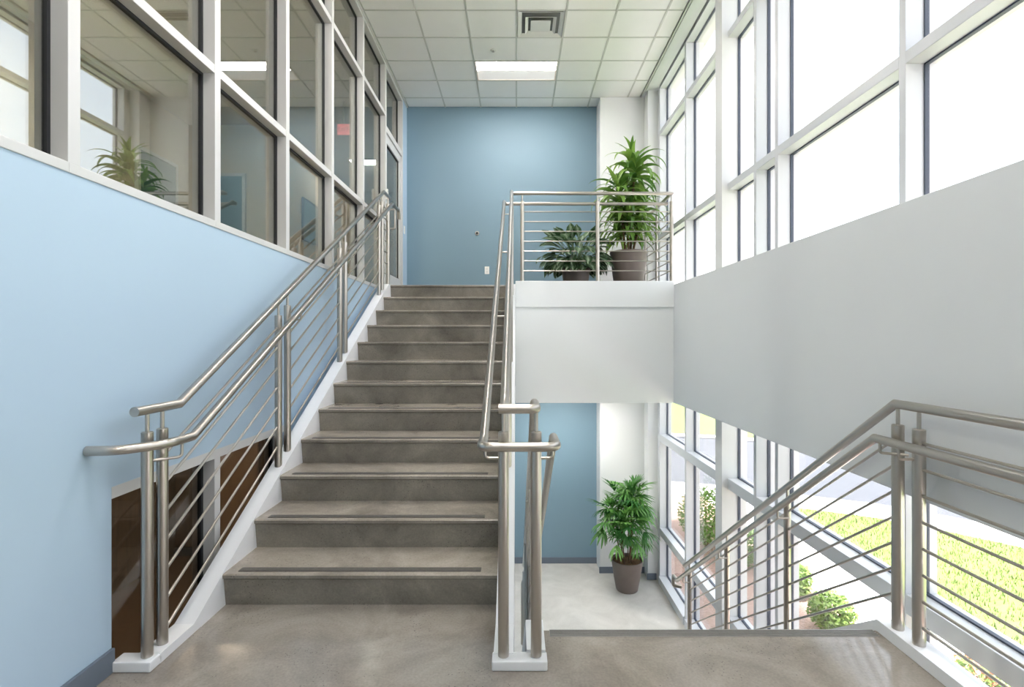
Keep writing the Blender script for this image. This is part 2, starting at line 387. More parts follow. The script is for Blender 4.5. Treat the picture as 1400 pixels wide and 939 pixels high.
# low opening with bronze glass in the blue wall
wn += 1
t = thing('window_%d' % wn, 'low dark bronze glazing in the blue wall beside the stair', 'window', (XL, 2.25, ZD), 'structure')
obj('head', box(bm_(), XL - .12, XL + .001, 2.25, 3.92, .735, .785), M['alu'], t)
obj('mullion', box(bm_(), XL - .13, XL, 3.02, 3.078, ZD, .735, .003), M['alu'], t)
obj('jamb', box(bm_(), XL - .13, XL - .01, 3.88, 3.92, ZD, .735), M['alu'], t)
for y0, y1 in ((2.25, 3.02), (3.078, 3.88)):
    obj('gasket', ring(XL - .088, XL - .066, y0, y1, ZD, .735, .02), M['black'], t)
    obj('pane', box(bm_(), XL - .081, XL - .075, y0 + .002, y1 - .002, ZD + .002, .733), M['gB'], t)

# rooms behind the glazing
b = bm_(); box(b, -5.75, -5.6, YB, 9.0, ZU, ZC); box(b, -5.75, -4.0, 9.0, 9.15, ZU, ZC); box(b, -4.15, -4.0, 9.15, 13, ZU, ZC)
box(b, -4.15, XL - .14, 13, 13.15, ZU, ZC); box(b, XL - .14, XL, YF + .15, 13, ZU, ZC); box(b, -5.75, XL - .14, YB - .15, YB, ZU, ZC)
obj('wall_office', b, M['tan'], label='tan office walls seen through the interior glazing', cat='wall', kind='structure')
obj('floor', box(bm_(), -5.75, XL - .14, YB, 13, ZU - .12, ZU), M['carpet'], label='brown office floor behind the interior glazing', cat='floor', kind='structure')
obj('ceiling', box(bm_(), -5.75, XL - .14, YB, 13, ZC, ZC + .1), M['tile'], label='white office ceiling behind the interior glazing', cat='ceiling', kind='structure')
def teal_door(n, label, x0, x1, y0, y1, z1, hx, hy):
    d = thing('door_%d' % n, label, 'door', ((x0 + x1) / 2, (y0 + y1) / 2, ZU), 'structure')
    obj('leaf', box(bm_(), x0, x1, y0, y1, ZU + .005, z1, .004), M['teal'], d)
    b = bm_(); e = .05
    if x1 - x0 > y1 - y0:
        box(b, x0 - e, x0, y0 - .01, y1, ZU, z1 + e); box(b, x1, x1 + e, y0 - .01, y1, ZU, z1 + e); box(b, x0, x1, y0 - .01, y1, z1, z1 + e)
    else:
        box(b, x0, x1 + .01, y0 - e, y0, ZU, z1 + e); box(b, x0, x1 + .01, y1, y1 + e, ZU, z1 + e); box(b, x0, x1 + .01, y0, y1, z1, z1 + e)
    obj('casing', b, M['alu'], d)
    obj('lever_handle', box(bm_(), hx - .04, hx + .04, hy - .03, hy + .03, 3.08, 3.11, .008), M['steel'], d)
teal_door(2, 'dark teal door in the office end wall, seen through the glazing', -5.2, -4.66, 8.95, 8.998, 4.21, -4.75, 8.93)
teal_door(3, 'dark teal door in the office side wall, seen through the glazing', -5.598, -5.55, 7.77, 8.58, 4.24, -5.53, 7.86)
p = thing('picture', 'plain blue framed board hanging on the corridor wall behind the glazing', 'picture', (-3.98, 10.3, 3.3))
obj('board', box(bm_(), -3.998, -3.972, 9.83, 10.8, 3.33, 4.06), M['teal'], p)
obj('frame', ring(-3.998, -3.96, 9.80, 10.83, 3.30, 4.09, .03), M['slate'], p)
# lower room
b = bm_(); box(b, -5.75, -5.6, YB, 8.65, ZD, 1.95); box(b, -5.75, XL - .14, YB - .15, YB, ZD, 1.95); box(b, -5.75, XL - .14, 8.65, 8.8, ZD, 1.95)
obj('wall_lobby', b, M['wood'], label='brown wood walls of the lower room behind the bronze glass', cat='wall', kind='structure')
obj('floor', box(bm_(), -5.75, XL - .2, YB, 8.65, ZD - .1, ZD), M['carpet'], label='brown carpet in the lower room behind the bronze glass', cat='floor', kind='structure')
obj('ceiling', box(bm_(), -5.75, XL - .14, YB, 8.65, 1.9, 1.97), M['tan'], label='tan ceiling of the lower room behind the bronze glass', cat='ceiling', kind='structure')
pw = thing('wall_panel', 'row of tall wood wall panels in the lower room behind bronze glass', 'panel', (-4.5, 8.6, ZD), 'structure')
for k, x in enumerate((-5.55, -4.85, -4.15, -3.45, -2.75)):
    obj('panel', box(bm_(), x, x + .62, 8.61, 8.65, ZD + .15, 1.7, .005), M['woodlight' if k % 2 else 'wood'], pw)
obj('baseboard_lobby', box(bm_(), -5.6, XL - .14, 8.60, 8.648, ZD, ZD + .12), M['base'], label='dark baseboard along the lower room wood wall', cat='baseboard', kind='structure')
obj('wall_lobby', box(bm_(), -5.599, -5.56, 5.2, 6.9, ZD, 1.2, .01), M['woodlight'], label='pale wood panel on the lower room side wall', cat='wall', kind='structure')

# ------------------------------------------------------------------ window wall on the right
RY = [-1.35, .05, 1.44, 2.815, 4.19, 4.57, 5.35, 6.46, 7.64]
RZ = [(-2.0, -1.40), (-1.30, -.045), (.058, 2.892), (2.958, 4.39), (4.45, 5.07)]
for i in range(len(RY) - 1):
    y0, y1 = RY[i], RY[i + 1]; wn += 1
    if i == 5: y1 = 5.18
    lab = {4: 'narrowest', }.get(i)
    t = thing('window_%d' % wn, ('%s bay of the tall white window wall counted from the back wall' % ORD[i]), 'window', (XR, y0, ZD), 'structure')
    ys_ = y0 + .05 if i != 6 else y0
    if i != 6: obj('mullion', box(bm_(), XR, XR + .17, y0, y0 + .05, ZD, 5.09, .003), M['frame'], t)
    obj('sill', box(bm_(), XR - .02, XR + .17, ys_, y1, ZD, -2.0, .004), M['frame'], t)
    obj('head', box(bm_(), XR, XR + .17, ys_, y1, 5.07, 5.16), M['frame'], t)
    for z0, z1 in ((-1.40, -1.30), (-.045, .058), (2.892, 2.958), (4.39, 4.45)):
        obj('transom', box(bm_(), XR, XR + .17, ys_, y1, z0, z1, .003), M['frame'], t)
    for z0, z1 in RZ:
        obj('gasket', ring(XR + .098, XR + .122, ys_, y1, z0, z1, .009), M['slate'], t)
        obj('pane', box(bm_(), XR + .107, XR + .113, ys_ + .002, y1 - .002, z0 + .002, z1 - .002), M['gR'], t)
wn += 1
t = thing('window_%d' % wn, 'white end jamb of the window wall beside the corner column', 'window', (XR, 7.64, ZD), 'structure')
obj('jamb', box(bm_(), XR, XR + .17, 7.64, 7.75, ZD, 5.09, .003), M['frame'], t)

# ------------------------------------------------------------------ baseboards
def baseboard(n, x0, x1, y0, y1, z, h, label):
    obj(n, box(bm_(), x0, x1, y0, y1, z, z + h, .003), M['base'], label=label, cat='baseboard', kind='structure')
baseboard('baseboard_left', XL, XL + .016, YB, 2.25, 0, .10, 'grey baseboard under the pale blue wall on the mid landing')
baseboard('baseboard_far', XL, 1.267, YF - .014, YF, ZD, .095, 'grey baseboard along the lower blue end wall')
baseboard('baseboard_pilaster', 1.253, 1.935, 7.955, 7.97, ZD, .095, 'grey baseboard across the broad pilaster')
baseboard('baseboard_column', 1.92, 2.06, 7.735, 7.75, ZD, .095, 'grey baseboard at the foot of the corner column')

# ------------------------------------------------------------------ staircases
RS = .175; TR = .3377; Y1 = 2.785
def lighten_tops(st):
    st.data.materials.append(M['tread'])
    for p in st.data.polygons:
        if p.normal.z > .35: p.material_index = 1  # upward faces take a lighter concrete than the risers
def stairs_up():
    s = thing('staircase', 'wide concrete staircase rising from the mid landing to the upper landing', 'staircase', (-.8, 2.8, 0))
    for k in range(12):
        yn = Y1 + TR * k; z0 = RS * k; z1 = z0 + RS; yb = yn + TR + .05
        prof = [(yn + .032, z0), (yn + .012, z1 - .03), (yn, z1 - .022), (yn, z1 - .006), (yn + .006, z1), (yb, z1), (yb, z0)]
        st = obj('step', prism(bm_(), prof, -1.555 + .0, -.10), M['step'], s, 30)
        lighten_tops(st)
        obj('nosing_strip', box(bm_(), -1.49, -.19, yn + .035, yn + .082, z1 - .002, z1 + .003), M['strip'], st)
    for nm, x0, x1 in (('stringer', -1.65, -1.555), ('stringer', -.10, -.012)):
        sl = .5305; ya = 2.54; yt = 6.42; zt = .045 + sl * (yt - ya)
        prof = [(2.30, .002), (2.30, .045), (ya, .045), (yt, zt), (6.60, zt), (6.60, 1.55), (3.1, -.26), (2.60, -.26), (2.60, .002)]
        obj(nm, prism(bm_(), prof, x0, x1), M['curb'], s, label='white painted stringer')
    obj('base_block', box(bm_(), XL + .008, -1.555, 2.235, 2.31, .001, .045, .006), M['curb'], s, label='white painted end block')
    prof = [(3.0, -.2), (2.86, -.2), (2.86, -.02), (6.62, 1.92), (6.62, 1.70)]
    obj('soffit', prism(bm_(), prof, -1.555, -.10), M['white'], s)
    return s
stairs_up()
T2 = .26; YD = 2.565
def stairs_down():
    s = thing('staircase', 'concrete staircase descending from the mid landing to the lower floor', 'staircase', (.95, 2.6, ZD))
    for k in range(1, 12):
        y0 = YD + T2 * (k - 1); z1 = -RS * k
        prof = [(y0 - .04, z1 - RS), (y0 - .04, z1), (y0 + T2 - .006, z1), (y0 + T2, z1 - .006), (y0 + T2, z1 - .022), (y0 + T2 - .02, z1 - .03), (y0 + T2 - .03, z1 - RS)]
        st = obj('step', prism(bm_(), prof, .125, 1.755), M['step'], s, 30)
        lighten_tops(st)
        obj('nosing_strip', box(bm_(), .2, 1.68, y0 + T2 - .082, y0 + T2 - .035, z1 - .002, z1 + .003), M['strip'], st)
    st = None
    for x0, x1 in ((.045, .128), (1.75, 1.85)):
        sl = RS / T2; ya = 2.56; yt = 5.58; zt = .055 - sl * (yt - ya)
        prof = [(2.31, .002), (2.31, .055), (ya, .055), (yt, zt), (yt, ZD + .001), (5.2, ZD + .001), (2.60, -.42), (2.60, -.262), (2.56, .002)]
        if x0 > 1: prof = [(YB + .01, .001), (YB + .01, .058)] + [(ya, .058)] + prof[3:]
        obj('stringer', prism(bm_(), prof, x0, x1), M['curb'], s, label='white painted stringer')
    obj('base_block', box(bm_(), -.105, .133, 2.245, 2.32, .001, .043, .006), M['curb'], s, label='white painted end block')
    g = bm_(); box(g, .16, 1.735, 2.512, 2.572, -.02, .002)
    pl = obj('nosing_plate', g, M['metalstrip'], s, label='grooved metal nosing plate')
    for q in range(4): obj('groove', box(bm_(), .162, 1.733, 2.519 + q * .013, 2.5235 + q * .013, .0015, .0032), M['strip'], pl)
    return s
stairs_down()

# ------------------------------------------------------------------ railings
RT = .021; RH = .020; RP = .0235; RR = .007; RSM = .0085
def post(par, x, y, z0, zr, r=RP):
    """tube post with a slim pin carrying the rail whose centre is at zr"""
    zt = zr - .095
    p = obj('post', lathe(bm_(), [(r, z0), (r, zt - .003), (r - .004, zt)], x, y, 20), M['steel'], par, 40)
    obj('pin', lathe(bm_(), [(RSM, zt - .01), (RSM, zr - .012)], x, y, 12), M['steel'], p, 40)
    return p
def bracket(par, hx, px, y, z):
    """L bracket under a handrail at (hx,y,z) across to a post at px"""
    tube('bracket', fillet([(hx, y, z - .015), (hx, y, z - .065), (px, y, z - .065)], .018), .0065, par, n=10)

def up_rail(y): return 1.112 + .5435 * max(0, min(y, 6.36) - 2.50)
def up_curb(y): return .045 + .5305 * max(0, min(y, 6.42) - 2.54)
def dn_rail(y, b=2.5): return 1.112 - (RS / T2) * max(0, y - b)
def dn_curb(y): return .055 - (RS / T2) * max(0, y - 2.56)
UPY = [2.283, 2.38, 3.54, 3.68, 4.77, 4.915, 6.13, 6.27]

# left guard of the rising flight
g = thing('guardrail', 'stainless guardrail with horizontal rods along the blue wall side of the rising stairs', 'railing', (-1.6, 2.3, 0))
X = -1.60
tube('top_rail', [(X, 2.205, 1.112), (X, 2.50, 1.112), (X, 6.36, 3.21), (X, 6.66, 3.21)], RT, g, n=20)
for y in UPY + [6.56]: post(g, X, y, up_curb(y) - .01, up_rail(y))
def up_rods(g, X):
    for a, c in ((2.38, 3.54), (3.68, 4.77), (4.915, 6.13)):
        for k in range(1, 8):
            f = lambda y: .045 + .5345 * (y - 2.545) + .133 * k
            y0 = a
            tube('rod', [(X, a, f(a)), (X, c, f(c))], RR, g, n=8)
    for k in range(1, 8):
        tube('rod', [(X, 6.27, 2.10 + .133 * k), (X, 6.56, 2.10 + .133 * k)], RR, g, n=8)
up_rods(g, X)
hx = -1.505
h = tube('handrail', fillet([(XL + .002, 2.118, .967), (-1.62, 2.125, .967), (hx, 2.26, .967), (hx, 2.45, .967), (hx, 6.40, 3.075), (hx, 6.72, 3.075), (hx - .0, 6.76, 2.97)], {1: .14, 2: .16, 5: .04}, 8), RH, g, n=20)
for y in (3.68, 4.915, 6.13): bracket(h, hx, X + .02, y, .967 + max(0, (y - 2.45)) * .5337)
tube('bracket', fillet([(hx, 2.37, .95), (hx, 2.37, .89), (X + .012, 2.285, .89)], .02), .0065, h, n=10)

# centre guard: rising flight on its left, descending flight on its right
g = thing('guardrail', 'stainless centre guardrail between the rising and descending stairs', 'railing', (0, 2.3, 0))
XA = -.056; XB = .086
tube('top_rail', [(XA, 6.415, 3.21), (XA, 6.36, 3.21), (XA, 2.50, 1.115), (XA, 2.285, 1.115)], RT, g, n=20)
tube('top_rail', fillet([(XA - .021, 2.285, 1.115), (XB, 2.285, 1.115), (XB, 2.50, 1.115), (XB, 5.62, 1.115 - (RS / T2) * 3.12)], {1: .03}, 6), RT, g, n=20)
for y in (2.29, 3.54, 3.68, 4.77, 4.915, 6.13): post(g, XA, y, up_curb(y) - .01, up_rail(y))
for a, c in ((2.29, 3.54), (3.68, 4.77), (4.915, 6.13)):
    for k in range(1, 8):
        f = lambda y: .045 + .5345 * (y - 2.545) + .133 * k
        tube('rod', [(XA, a, f(a)), (XA, c, f(c))], RR, g, n=8)
DNY = [2.29, 3.49, 4.49, 5.46]
for y in DNY: post(g, XB, y, dn_curb(y) - .01, dn_rail(y))
def dn_rods(g, X, ys_):
    for a, c in zip(ys_, ys_[1:]):
        for k in range(1, 8):
            f = lambda y: .055 - (RS / T2) * (y - 2.56) + .121 * k
            tube('rod', [(X, a, f(a)), (X, c, f(c))], RR, g, n=8)
dn_rods(g, XB, DNY)
HL = -.148; HR = .170; HZ = .967
hs = .5315
h = tube('handrail', fillet([(1.87, 6.52, 3.107), (HL, 6.52, 3.107), (HL, 6.43, 3.107), (HL, 2.40, HZ), (HL, 2.20, HZ), (HR, 2.20, HZ), (HR, 2.42, HZ), (HR, 5.62, HZ - (RS / T2) * 3.2), (HR, 5.75, HZ - (RS / T2) * 3.2), (HR - .10, 5.75, HZ - (RS / T2) * 3.2 - .02), (HR - .10, 5.75, -1.9)], {1: .05, 4: .05, 5: .05, 8: .05, 9: .04}, 7), RH, g, n=20)
for y in (3.68, 4.915, 6.13): bracket(h, HL, XA - .02, y, HZ + (y - 2.40) * hs)
bracket(h, HL + .012, XA - .02, 2.285, HZ); bracket(h, HR - .012, XB + .02, 2.285, HZ)
for y in (3.49, 4.49, 5.46): bracket(h, HR, XB + .02, y, HZ - (y - 2.42) * (RS / T2))

# guard on the window side: level along the mid landing, then down the flight
g = thing('guardrail', 'stainless guardrail on the window side of the mid landing and descending stairs', 'railing', (1.79, 2.3, 0))
X = 1.795
tube('top_rail', [(X, YB + .05, 1.112), (X, 2.495, 1.112), (X, 5.62, 1.112 - (RS / T2) * 3.125)], RT, g, n=20)
for y in (-1.1, .1, 1.25, 2.348, 2.478): post(g, X, y, .05, 1.112, .026)
for y in (3.49, 4.49, 5.46): post(g, X, y, dn_curb(y) - .01, dn_rail(y), .022)
dn_rods(g, X, [2.478, 3.49, 4.49, 5.46])
for a, c in ((-1.1, .1), (.1, 1.25), (1.25, 2.348)):
    for k in range(8): tube('rod', [(X, a, .141 + .1165 * k), (X, c, .141 + .1165 * k)], RR, g, n=8)
hx = 1.705; hz = .948
h = tube('handrail', fillet([(hx, YB + .05, hz), (hx, 2.505, hz), (hx, 5.60, hz - (RS / T2) * 3.095), (hx, 5.72, hz - (RS / T2) * 3.095), (hx, 5.72, hz - 2.19), (X - .01, 5.68, hz - 2.19)], {2: .02, 3: .03, 4: .02}, 5), RH, g, n=20)
for y in (.1, 1.25, 2.348): bracket(h, hx, X - .02, y, hz)
for y in (3.44, 4.44, 5.40): bracket(h, hx, X - .01, y, hz - (y - 2.505) * (RS / T2))
tube('bracket', fillet([(hx, 2.47, hz - .015), (hx, 2.47, hz - .062), (X, 2.41, hz - .062)], .012), .0065, h, n=10)

# guard of the upper landing, with the return towards the window wall corner
g = thing('guardrail', 'stainless guardrail along the open edge of the upper landing', 'railing', (.95, 6.42, ZU))
tube('top_rail', [(XA - .018, 6.425, 3.21), (1.895, 6.425, 3.21), (1.895, 7.74, 3.21)], RT, g, n=20)
for x in (.071, .99, 1.895): post(g, x, 6.43, 2.135, 3.21)
for y in (7.08, 7.70): post(g, 1.885, y, 2.135, 3.21, .016)
for k in range(7):
    z = 2.265 + .1203 * k
    tube('rod', [(.071, 6.43, z), (.99, 6.43, z)], RR, g, n=8)
    tube('rod', [(.99, 6.43, z), (1.895, 6.43, z)], RR, g, n=8)
    tube('rod', [(1.89, 6.43, z), (1.885, 7.72, z)], RR, g, n=8)

# ------------------------------------------------------------------ ceiling fixtures and added fill lights
def troffer(label, cx, cyy, wx, wy, z, lamp='lamp'):
    t = thing('ceiling_light', label, 'ceiling light', (cx, cyy, z))
    x0, x1, y0, y1 = cx - wx / 2 + .012, cx + wx / 2 - .012, cyy - wy / 2 + .012, cyy + wy / 2 - .012
    obj('frame', _frame(x0, x1, y0, y1, z, .016), M['lamp2'], t)
    ym = y0 + (y1 - y0) * .50
    b = bm_(); prism(b, [(y0 + .016, z + .004), (ym, z + .012), (ym, z + .02), (y0 + .016, z + .02)], x0 + .016, x1 - .016)
    obj('diffuser', b, M[lamp], t)
    b = bm_(); prism(b, [(ym, z + .012), (y1 - .016, z + .002), (y1 - .016, z + .02), (ym, z + .02)], x0 + .016, x1 - .016)
    obj('lens', b, M['lens'], t)
def _frame(x0, x1, y0, y1, z, t):
    b = bm_(); box(b, x0, x0 + t, y0, y1, z - .002, z + .03); box(b, x1 - t, x1, y0, y1, z - .002, z + .03)
    box(b, x0 + t, x1 - t, y0, y0 + t, z - .002, z + .03); box(b, x0 + t, x1 - t, y1 - t, y1, z - .002, z + .03); return b
troffer('bright recessed ceiling light above the upper landing', 0, 7.2055, 2 * DX, DY, ZC)
troffer('added unseen fill light above the mid landing', 0, 1.912, 2 * DX, DY, ZC)  # added lamp outside the view, lifts the interior brightness
troffer('added unseen fill light above the middle of the rising stairs', 0, 4.561, 2 * DX, DY, ZC)  # extra unseen lamp put in to brighten the stairwell
troffer('added unseen fill light above the back of the mid landing', 0, -.737, 2 * DX, DY, ZC)  # fill lamp behind the camera, added for more interior light
troffer('added unseen fill light beneath the upper landing', .6, 7.4, 1.1, .53, .62, 'fill_low')  # unseen lamp added to brighten the lower end wall
troffer('recessed ceiling light in the corridor behind the glazing', -3.1, 11.0, .62, .75, ZC - .03)
troffer('added unseen fill light in the office behind the glazing', -3.9, 4.2, 1.1, .53, ZC - .03, 'fill_office')  # lamp added out of view to brighten the tan office walls
troffer('added unseen fill light in the lower room behind bronze glass', -3.6, 6.2, 1.1, .53, 1.87, 'fill_lobby')  # hidden lamp added to light the brown lower room

v = thing('air_diffuser', 'square stepped white air diffuser in the tile ceiling', 'vent', (.281, 6.153, ZC))
cx, cyv = .281, 6.153
obj('back_plate', box(bm_(), cx - .25, cx + .25, cyv - .235, cyv + .235, ZC + .028, ZC + .034), M['ventback'], v)
for s_, z_, tk in ((.262, -.002, .028), (.178, -.014, .022)):
    b = bm_(); sy = s_ * .94
    # sloping louvre ring
    o_ = [(-s_, -sy), (s_, -sy), (s_, sy), (-s_, sy)]; r_ = [(x * (1 - tk / s_ * 1.6), y_ * (1 - tk / s_ * 1.6)) for x, y_ in o_]
    A = [b.verts.new((cx + x, cyv + y_, ZC + z_)) for x, y_ in o_]; B = [b.verts.new((cx + x, cyv + y_, ZC + z_ + .022)) for x, y_ in r_]
    A2 = [b.verts.new((cx + x, cyv + y_, ZC + z_ + .004)) for x, y_ in o_]; B2 = [b.verts.new((cx + x, cyv + y_, ZC + z_ + .026)) for x, y_ in r_]
    for i in range(4):
        j = (i + 1) % 4
        for q in ((A[i], A[j], B[j], B[i]), (A2[i], A2[j], B2[j], B2[i]), (A[i], A[j], A2[j], A2[i]), (B[i], B[j], B2[j], B2[i])): b.faces.new(q)
    obj('louver', b, M['vent'], v)
b = bm_(); P0 = [(-.115, -.108), (.115, -.108), (.115, .108), (-.115, .108)]
A = [b.verts.new((cx + x, cyv + y_, ZC - .014)) for x, y_ in P0]; B = [b.verts.new((cx + x * .8, cyv + y_ * .8, ZC + .004)) for x, y_ in P0]; 
b.faces.new(A); b.faces.new(B[::-1]); [b.faces.new((A[i], A[(i + 1) % 4], B[(i + 1) % 4], B[i])) for i in range(4)]
obj('center_plate', b, M['vent'], v)
s = thing('sprinkler', 'small recessed sprinkler head in the tile ceiling', 'sprinkler', (-.29, 6.69, ZC))
obj('escutcheon', lathe(bm_(), [(.04, ZC + .003), (.036, ZC - .006), (.02, ZC - .009)], -.29, 6.69, 20), M['vent'], s, 40)
obj('deflector', lathe(bm_(), [(.014, ZC - .008), (.014, ZC - .016), (.018, ZC - .018)], -.295, 6.69, 14), M['steel'], s, 40)

# exit sign in the corridor
e = thing('exit_sign', 'small red exit sign hanging behind the glazing', 'exit sign', (-2.66, 8.1, ZC - .35))
obj('housing', box(bm_(), -2.76, -2.56, 8.1, 8.13, 4.57, 4.75, .006), M['exit'], e)
obj('face_panel', box(bm_(), -2.75, -2.57, 8.094, 8.10, 4.58, 4.74), M['red'], e)
obj('bracket', box(bm_(), -2.67, -2.65, 8.105, 8.125, 4.75, ZC), M['exit'], e)
tcv = bpy.data.curves.new('lettering', 'FONT'); tcv.body = 'EXIT'; tcv.size = .085; tcv.align_x = 'CENTER'; tcv.align_y = 'CENTER'; tcv.extrude = .001
tcv.materials.append(M['exit'])
to_ = bpy.data.objects.new('lettering_source', tcv); lm = bpy.data.meshes.new_from_object(to_); bpy.data.objects.remove(to_)
lm.name = 'lettering'; to = link('lettering', lm, e); to.matrix_basis = Matrix.Translation((-2.66, 8.092, 4.66)) @ Matrix.Rotation(PI / 2, 4, 'X')

# small fittings on the walls
o = thing('outlet', 'white electrical outlet low on the blue end wall', 'outlet', (-.465, YF, 2.5))
ox, oz = -.465, 2.525
obj('plate', box(bm_(), ox - .036, ox + .036, YF - .006, YF, oz - .06, oz + .06, .003), M['plastic'], o)
for dz in (-.024, .024): obj('socket', box(bm_(), ox - .017, ox + .017, YF - .009, YF - .006, oz + dz - .017, oz + dz + .017, .002), M['vent'], o)
d = thing('doorstop', 'small round chrome doorstop on the blue end wall', 'doorstop', (-.62, YF, 3.11))
def disc_y(bm, x, y0, y1, z, r0, r1, n=20):
    A = [bm.verts.new((x + r0 * math.cos(2 * PI * k / n), y0, z + r0 * math.sin(2 * PI * k / n))) for k in range(n)]
    B = [bm.verts.new((x + r1 * math.cos(2 * PI * k / n), y1, z + r1 * math.sin(2 * PI * k / n))) for k in range(n)]
    bm.faces.new(A); bm.faces.new(B[::-1])
    for k in range(n): bm.faces.new((A[k], A[(k + 1) % n], B[(k + 1) % n], B[k]))
    return bm
obj('base_ring', disc_y(bm_(), -.62, YF, YF - .02, 3.11, .034, .03), M['steel'], d, 40)
obj('bumper', disc_y(bm_(), -.62, YF - .02, YF - .035, 3.11, .018, .015), M['black'], d, 40)
r = thing('card_reader', 'small white card reader by the glass door', 'card reader', (XL, 6.98, 3.3))
obj('body', box(bm_(), XL + .002, XL + .03, 6.955, 7.005, 3.28, 3.42, .005), M['plastic'], r)
obj('indicator', box(bm_(), XL + .03, XL + .032, 6.97, 6.99, 3.39, 3.40), M['black'], r)
r = thing('light_switch', 'white light switch on the strip beyond the glass door', 'light switch', (XL, 8.12, 3.1))
obj('plate', box(bm_(), XL, XL + .008, 8.08, 8.15, 3.06, 3.18, .003), M['plastic'], r)
obj('rocker', box(bm_(), XL + .008, XL + .013, 8.10, 8.13, 3.09, 3.15, .002), M['vent'], r)

# ------------------------------------------------------------------ plants
def strap(name, m, e0, droop, length, width, seg=9, fold=.25, petiole=0.0, power=.55, tip=1.0):
    """arching leaf growing from the origin along +x; e0 start elevation, droop total bend"""
    bm = bm_(); uvl = bm.loops.layers.uv.new('UVMap'); x = z = 0.0; rows = []
    tot = length + petiole
    for i in range(seg + 1):
        s = i / seg; a = math.radians(e0 - droop * s ** 1.3)
        if i: x += math.cos(a) * tot / seg; z += math.sin(a) * tot / seg
        u = (s * tot - petiole) / length
        if u <= 0: wd = .006
        else: wd = max(.002, width / 2 * (math.sin(PI * min(1, u ** power)) ** .8 if u < 1 else 0) + .001)
        nx, nz_ = -math.sin(a), math.cos(a)
        rows.append([(bm.verts.new((x + nx * wd * fold * abs(q), q * wd, z + nz_ * wd * fold * abs(q))), (q + 1) / 2, s) for q in (-1, 0, 1)])
    for a_, b_ in zip(rows, rows[1:]):
        for q in range(2):
            f = bm.faces.new((a_[q][0], b_[q][0], b_[q + 1][0], a_[q + 1][0]))
            for lp, src in zip(f.loops, (a_[q], b_[q], b_[q + 1], a_[q + 1])): lp[uvl].uv = src[1:]
    me = bpy.data.meshes.new(name); bm.to_mesh(me); bm.free(); me.materials.append(m)
    me.polygons.foreach_set('use_smooth', [True] * len(me.polygons)); return me

def put(name, me, par, loc, az, sc=1.0, tilt=0.0):
    o = link(name, me, par)
    o.matrix_basis = Matrix.Translation(loc) @ Matrix.Rotation(az, 4, 'Z') @ Matrix.Rotation(tilt, 4, 'X') @ Matrix.Scale(sc, 4)
    return o

def pot(par, cx, cy_, z0, rb, rt, h):
    obj('pot', lathe(bm_(), [(rb * .94, z0), (rb, z0 + .012), (rb + (rt - rb) * .45, z0 + h * .42), (rt - .006, z0 + h * .93), (rt, z0 + h * .955), (rt, z0 + h), (rt - .014, z0 + h), (rt - .022, z0 + h - .05), (rb, z0 + h - .06)], cx, cy_, 48), M['pot'], par, 35)
    b = bm_(); rr = rt - .02; zs = z0 + h - .035
    c0 = b.verts.new((cx, cy_, zs + .02)); prev = None; rings = []
    for q, f in ((1, .35), (2, .7), (3, 1.0)):
        rings.append([b.verts.new((cx + rr * f * math.cos(2 * PI * k / 28), cy_ + rr * f * math.sin(2 * PI * k / 28), zs + (.016 if q < 3 else 0) + random.uniform(-.008, .01) * (q < 3))) for k in range(28)])
    for k in range(28):
        b.faces.new((c0, rings[0][k], rings[0][(k + 1) % 28]))
        for a, c in zip(rings, rings[1:]): b.faces.new((a[k], c[k], c[(k + 1) % 28], a[(k + 1) % 28]))
    obj('soil', b, M['soil'], par)
    return zs

# tall corn plant on the upper landing
px, py = 1.49, 7.0
t = thing('potted_dracaena', 'tall glossy corn plant in a taupe pot on the upper landing', 'plant', (px, py, ZU))
zs = pot(t, px, py, ZU, .185, .245, .49)
DV = [strap('leaf', M['dracaena'], e, d, l, w_) for e, d, l, w_ in ((82, 60, .40, .074), (66, 100, .46, .082), (50, 115, .48, .086), (32, 110, .46, .086), (10, 85, .44, .08), (-15, 60, .40, .074), (72, 135, .50, .08), (40, 135, .5, .078))]
heads = [((1.57, 7.02, 3.62), 50, 1.06, .14), ((1.36, 6.95, 3.28), 46, .98, .13), ((1.66, 7.06, 3.12), 44, .95, .14), ((1.47, 6.93, 2.98), 40, .88, .12), ((1.36, 7.04, 2.86), 30, .8, .10), ((1.62, 6.98, 2.84), 26, .7, .08)]
for hi, ((hx_, hy_, hz_), n, sc, sp) in enumerate(heads):
    bx, by = px + (hx_ - px) * .35 , py + (hy_ - py) * .35
    tube('cane', [(bx, by, zs - .02), (bx + (hx_ - bx) * .4, by + (hy_ - by) * .4, zs + (hz_ - zs) * .5), (hx_, hy_, hz_ + .05)], .016, t, 'cane', 8)
    for k in range(n):
        q = k / (n - 1)
        c = [5, 4, 3, 7, 2, 6, 1, 0][min(7, int(q * 8))]
        put('leaf', DV[c], t, (hx_, hy_, hz_ - sp + 2.0 * sp * q), k * 2.39996 + random.uniform(-.25, .25), sc * random.uniform(.85, 1.12), random.uniform(-.3, .3))

